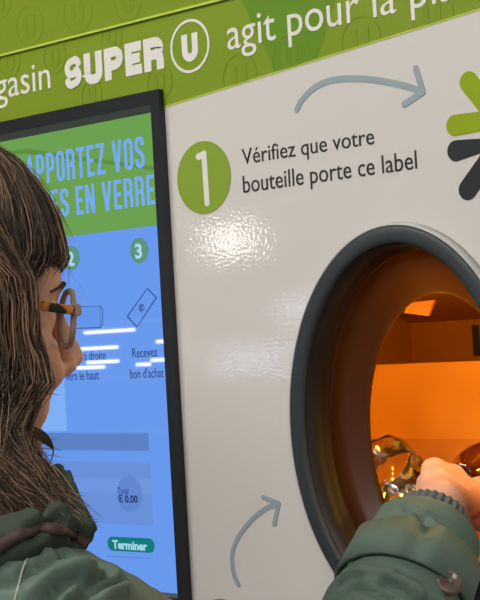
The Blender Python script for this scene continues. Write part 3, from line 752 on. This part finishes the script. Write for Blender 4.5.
# fringe and top
for i in range(1700):
    ph = math.radians(R_.uniform(-62, 62)); lift = 1+R_.uniform(-.05, .035); k0 = R_.uniform(-.035, .02)
    end = R_.uniform(.018, .034)-.010*(abs(ph) > .7)
    cl = round(ph*9)/9; ph2 = ph*.75+cl*.25
    ks = [(CH[0]+k0, R_.uniform(-.02, .02), CH[2]+RC*lift*1.0)]
    for th_ in (28, 50, 70, 88): ks.append(shell_pt(math.radians(th_), ph if th_ < 60 else ph2, lift))
    e_ = shell_pt(math.radians(90), ph2, lift*.99); ks.append((e_[0]-.004, e_[1]*.97, (e_[2]+end)/2)); ks.append((e_[0]-.010+R_.uniform(-.004, .004), e_[1]*.94, end))
    strand(wave(ks, R_.uniform(0, 6), .005, 1.0), 16, R_.uniform(.00035, .0007), 0 if (R_.random() < .5) else pickm())
# sides and back
for i in range(4300):
    sd = -1 if R_.random() < .74 else 1
    w = R_.random()**1.5 if sd < 0 else R_.uniform(.25, 1); lift = R_.uniform(-.016, .012); kk = 1+R_.uniform(-.07, .03)
    endu = R_.uniform(-.174, -.12); cl = round(w*16)/16
    ph = math.radians(62+118*w)*(1 if sd < 0 else -1)
    ks = [(CH[0]+R_.uniform(-.05, .0), R_.uniform(-.012, .012), CH[2]+RC*kk)]
    for th_ in (30, 55, 76): ks.append(shell_pt(math.radians(th_), ph, kk))
    ww = w
    for u in (.015, -.025, -.065, -.10, -.135, -.165, -.20, -.235):
        if u < endu: break
        ww = w*.72+cl*.28 if u < -.05 else w
        ks.append(lower_pt(min(1, max(0, ww+R_.uniform(-.02, .02))), u, sd, lift))
    ks.append(lower_pt(min(1, ww), endu, sd, lift*1.3))
    strand(wave(ks, cl*40+R_.uniform(-1.1, 1.1), R_.uniform(.009, .021), R_.uniform(1.3, 2.2)), 24, R_.uniform(.00035, .00072), pickm())
# loose locks across the cheek and stray hairs
for i in range(60):
    o_ = R_.uniform(-.010, .010)
    strand([(-.01+o_, -.092, .01), (.02, -.088, -.03+o_), (.045, -.074, -.052+o_), (.070, -.056, -.066+o_), (.086+R_.uniform(-.012, .006), -.038, -.070+o_*.9)], 16, R_.uniform(.0005, .0009), pickm())
for i in range(26):
    o_ = R_.uniform(-.004, .004)
    strand([(.03, -.085, -.07+o_), (.055, -.07, -.098+o_), (.078, -.052, -.110+o_), (.086, -.045, -.120), (.080, -.048, -.136)], 12, .0008, 0)
for i in range(40):
    a = hl(.07, -.07, R_.uniform(-.19, -.11)); 
    s0 = (.028, -.10, R_.uniform(-.17, -.10)); ln = R_.uniform(.02, .055); dz = R_.uniform(-.03, .012)
    strand([s0, (s0[0]+ln*.5, s0[1]-.004, s0[2]+dz*.2), (s0[0]+ln, s0[1]-.002, s0[2]+dz)], 8, .00035, pickm())
for i in range(60):
    ph = math.radians(R_.uniform(-80, 100)); th_ = R_.uniform(30, 90)
    ks = [shell_pt(math.radians(th_-25), ph, 1.0), shell_pt(math.radians(th_), ph+R_.uniform(-.15, .15), 1.05), shell_pt(math.radians(th_+18), ph+R_.uniform(-.3, .3), R_.uniform(1.04, 1.12))]
    strand(ks, 8, .0003, 2)
HM = [mat('hair_dark_brown', (54, 38, 31), rough=.42, spec=.5), mat('hair_brown', (100, 74, 58), rough=.4, spec=.5), mat('hair_light_brown', (154, 122, 98), rough=.4, spec=.5), mat('hair_golden_brown', (192, 156, 122), rough=.4, spec=.5)]
vl, fl_, mi = [], [], []
for P, r_, m in strands:
    n = len(P); base = len(vl)
    for i, p in enumerate(P):
        t = (P[min(n-1, i+1)]-P[max(0, i-1)]).normalized(); x = t.cross(V((.3, .2, 1))).normalized(); y = t.cross(x)
        rr = r_*(1 if i < n*.6 else 1-.75*(i/(n-1)-.6)/.4)
        for a in range(4): vl.append(p+x*rr*math.cos(a*PI/2)+y*rr*math.sin(a*PI/2))
    for i in range(n-1):
        for a in range(4):
            b = (a+1) % 4; fl_.append((base+i*4+a, base+i*4+b, base+i*4+4+b, base+i*4+4+a)); mi.append(m)
# shell mass beneath the strands
bm = bmesh.new()
for th_ in np.linspace(4, 86, 12):
    for ph in np.arange(0, 360, 12):
        if th_ > 80 and (ph < 62 or ph > 298): continue
        ball(bm, hl(*shell_pt(math.radians(th_), math.radians(ph), .915)), .014, 1)
for sd in (-1, 1):
    for w in np.linspace(.07, 1, 14):
        prev = None
        for u in np.linspace(.03, -.165, 10):
            p = lower_pt(w, u, sd, -.020); ball(bm, hl(*p), .0125, 1)
for ph in np.arange(-58, 59, 6):
    for u_ in (.055, .043): 
        e_ = shell_pt(math.radians(80), math.radians(ph), .95); ball(bm, hl(e_[0], e_[1], u_), .008, 1)
me = bpy.data.meshes.new('t'); bm.to_mesh(me); bm.free()
o = bpy.data.objects.new('t', me); COL.objects.link(o); rm = o.modifiers.new('r', 'REMESH'); rm.mode = 'VOXEL'; rm.voxel_size = .006
sm = o.modifiers.new('s', 'SMOOTH'); sm.iterations = 3
bpy.context.view_layer.update(); me2 = bpy.data.meshes.new_from_object(o.evaluated_get(bpy.context.evaluated_depsgraph_get())); bpy.data.objects.remove(o)
base = len(vl); vl += [v.co.copy() for v in me2.vertices]
for p in me2.polygons: fl_.append(tuple(base+k for k in p.vertices)); mi.append(0)
bpy.data.meshes.remove(me2)
me = bpy.data.meshes.new('hair'); me.from_pydata(vl, [], fl_)
for m in HM: me.materials.append(m)
me.polygons.foreach_set('material_index', mi); me.polygons.foreach_set('use_smooth', [True]*len(fl_)); me.update()
hair = bpy.data.objects.new('hair', me); COL.objects.link(hair); hair.parent = person
# rebase the person's Empty to the floor between the feet
def deep_rebase(root, loc):
    for c in root.children:
        c.matrix_parent_inverse = Matrix.Translation(-V(loc))
    root.location = loc
deep_rebase(person, (PV.x, PV.y, 0))

# ------------------------------------------------------------------ eyeglasses
gl = empty('eyeglasses', (0, 0, 0)); tag(gl, 'tortoiseshell eyeglasses worn by the person facing the screen', 'eyeglasses')
M_rimg = mat('brown_grey_acetate', (150, 122, 108), rough=.25, rgb2=(176, 150, 136), vscale=120)
M_tort = mat('tortoiseshell_acetate', (206, 122, 44), rough=.2, rgb2=(18, 10, 7), vscale=85)
_n = M_tort.node_tree; _mx = [n for n in _n.nodes if n.bl_idname == 'ShaderNodeMix'][0]; _nz = [n for n in _n.nodes if n.bl_idname == 'ShaderNodeTexNoise'][0]
_cr = _n.nodes.new('ShaderNodeValToRGB'); _cr.color_ramp.elements[0].position = .44; _cr.color_ramp.elements[1].position = .54
_n.links.new(_nz.outputs['Fac'], _cr.inputs['Fac']); _n.links.new(_cr.outputs['Color'], _mx.inputs['Factor'])
M_lens = bpy.data.materials.new('clear_lens'); M_lens.use_nodes = True; nt = M_lens.node_tree
tr = nt.nodes.new('ShaderNodeBsdfTransparent'); gs = nt.nodes.new('ShaderNodeBsdfGlossy'); gs.inputs['Roughness'].default_value = .02
mx = nt.nodes.new('ShaderNodeMixShader'); mx.inputs[0].default_value = .06
nt.links.new(tr.outputs[0], mx.inputs[1]); nt.links.new(gs.outputs[0], mx.inputs[2]); nt.links.new(mx.outputs[0], nt.nodes['Material Output'].inputs[0])
def rrect(t):   # rounded lens outline
    c, s_ = math.cos(t), math.sin(t); k = (abs(c)**2.6+abs(s_)**2.6)**(-1/2.6); return c*k, s_*k
GF, GU = .0995, -.0125
for s_ in (-1, 1):
    path = []
    for t in np.linspace(0, 2*PI, 40, endpoint=False):
        c, z_ = rrect(t); l_ = s_*(.034+.0245*c); path.append(hl(GF-.10*(abs(l_)-.012)**2*8 if False else GF-.004*((abs(l_)/.058)**2), l_, GU+.0225*z_))
    rows = []
    n = len(path); cen = sum(path, V())/n
    for i, p in enumerate(path):
        t_ = (path[(i+1) % n]-path[i-1]).normalized(); x = (p-cen).normalized(); y = t_.cross(x)
        rows.append([p+x*.0026*math.cos(a)+y*.0026*math.sin(a) for a in np.linspace(0, 2*PI, 8, endpoint=False)])
    bm = loft(rows, True); obj('rim', bm, M_rimg, gl, True)
    bm = bmesh.new(); A = [bm.verts.new(p+FV*.0005) for p in path]; B = [bm.verts.new(p-FV*.0005) for p in path]
    bm.faces.new(A); bm.faces.new(B[::-1])
    for i in range(n): bm.faces.new((A[i], A[(i+1) % n], B[(i+1) % n], B[i]))
    obj('lens', bm, M_lens, gl)
    P = [hl(GF-.003, s_*.0605, GU+.006), hl(GF-.012, s_*.066, GU+.006), hl(.05, s_*.078, GU+.008), hl(.0, s_*.084, GU+.010), hl(-.03, s_*.083, GU-.006)]
    P = smooth2(P, 6); rows = []
    for i, p in enumerate(P):
        hh = .0040 if i < 14 else .0026
        rows.append([p+LV*.0017*math.cos(a)+UV*hh*math.sin(a) for a in np.linspace(0, 2*PI, 10, endpoint=False)])
    bm = loft(rows); obj('temple', bm, M_tort, gl, True)
    bm = bmesh.new(); box(bm, (-.003, -.0028, -.0048), (.004, .0028, .0048)); bmesh.ops.bevel(bm, geom=bm.edges[:], offset=.001, segments=2, affect='EDGES')
    bm.transform(Matrix.Translation(hl(GF-.003, s_*.0605, GU+.006)) @ Matrix((FV, LV, UV)).transposed().to_4x4()); obj('hinge', bm, M_rimg, gl)
bm = bmesh.new(); chain(bm, [hl(GF+.001, -.0125, GU+.007), hl(GF+.0085, -.006, GU+.010), hl(GF+.011, 0, GU+.011), hl(GF+.0085, .006, GU+.010), hl(GF+.001, .0125, GU+.007)], [.002]*5); obj('bridge', bm, M_rimg, gl, True)
gc = hl(.1, 0, GU)
deep_rebase(gl, gc)

# ------------------------------------------------------------------ bottles
M_amber = mat('amber_glass', (78, 26, 7), rough=.06, spec=.6, coat=.6, rgb2=(58, 18, 5), vscale=12)
M_clear = mat('clear_plastic', (250, 248, 244), rough=.06, trans=1., ior=1.25)
M_cap = mat('bottle_cap', (214, 206, 196), rough=.4); M_lab = mat('pale_label', (206, 196, 190), rough=.5, rgb2=(150, 140, 160), vscale=60)
def lathe(prof, mtx, n=48):
    bm = bmesh.new(); rows = [[(r_*math.cos(t), r_*math.sin(t), z_) for t in np.linspace(0, 2*PI, n, endpoint=False)] for z_, r_ in prof]
    b2_ = loft(rows); bm.free(); bmesh.ops.transform(b2_, matrix=mtx, verts=b2_.verts); return b2_
def frame(p, d): return Matrix.Translation(p) @ V(d).normalized().to_track_quat('Z', 'Y').to_matrix().to_4x4()
am = empty('amber_bottle', (0, 0, 0)); tag(am, 'round-shouldered amber glass bottle held by the hand inside the opening', 'bottle')
AXD = V((-.02, 1, -.10)); cbt = at(486, 477, .132)
prof = [(-.052, .0), (-.052, .0140), (-.0515, .0146), (-.050, .0146), (-.042, .017), (-.03, .027), (-.012, .0355), (.008, .039), (.04, .0395), (.08, .0395), (.10, .038), (.106, .030), (.104, 0)]
f2 = frame(V((0, 0, 0)), AXD)
am_o = lathe(prof, frame(cbt, AXD)); obj('glass', am_o, M_amber, am, True)
deep_rebase(am, cbt)
cl_ = empty('clear_bottle', (0, 0, 0)); tag(cl_, 'crumpled clear plastic bottle lying left of the amber bottle', 'bottle')
pa, pb = at(377, 438, .17), at(432, 492, .13)
ax = (pb-pa); Lb = .155
prof = [(0, 0), (0, .026), (.004, .033), (.02, .034), (.03, .0305), (.04, .034), (.05, .0305), (.06, .034), (.07, .031), (.075, .0345), (.10, .033), (.122, .019), (.135, .0125), (.148, .0125), (.148, 0)]
mb_ = frame(at(383, 455, .19), V((.55, -.35, -.42)))
b_ = lathe(prof, mb_)
axd = V((.55, -.35, -.42)).normalized(); o0 = at(383, 455, .19)
for v in b_.verts:
    q_ = v.co-o0; rad = q_-axd*q_.dot(axd)
    if rad.length > 1e-4: v.co += rad.normalized()*(noise.noise(v.co*50)*.007+noise.noise(v.co*140)*.002)
M_film = bpy.data.materials.new('clear_film'); M_film.use_nodes = True; nt = M_film.node_tree
tr = nt.nodes.new('ShaderNodeBsdfTransparent'); tr.inputs['Color'].default_value = (.95, .95, .96, 1); gs = nt.nodes.new('ShaderNodeBsdfGlossy'); gs.inputs['Roughness'].default_value = .12
fz = nt.nodes.new('ShaderNodeFresnel'); fz.inputs['IOR'].default_value = 1.75
mx = nt.nodes.new('ShaderNodeMixShader'); nt.links.new(fz.outputs[0], mx.inputs[0]); nt.links.new(tr.outputs[0], mx.inputs[1]); nt.links.new(gs.outputs[0], mx.inputs[2]); nt.links.new(mx.outputs[0], nt.nodes['Material Output'].inputs[0])
sh_ = obj('shell', b_, M_film, cl_, True)
deep_rebase(cl_, o0)

S.view_settings.view_transform = 'Standard'; S.view_settings.look = 'None'
S.view_settings.exposure = 0; S.view_settings.gamma = 1; S.view_settings.use_curve_mapping = False
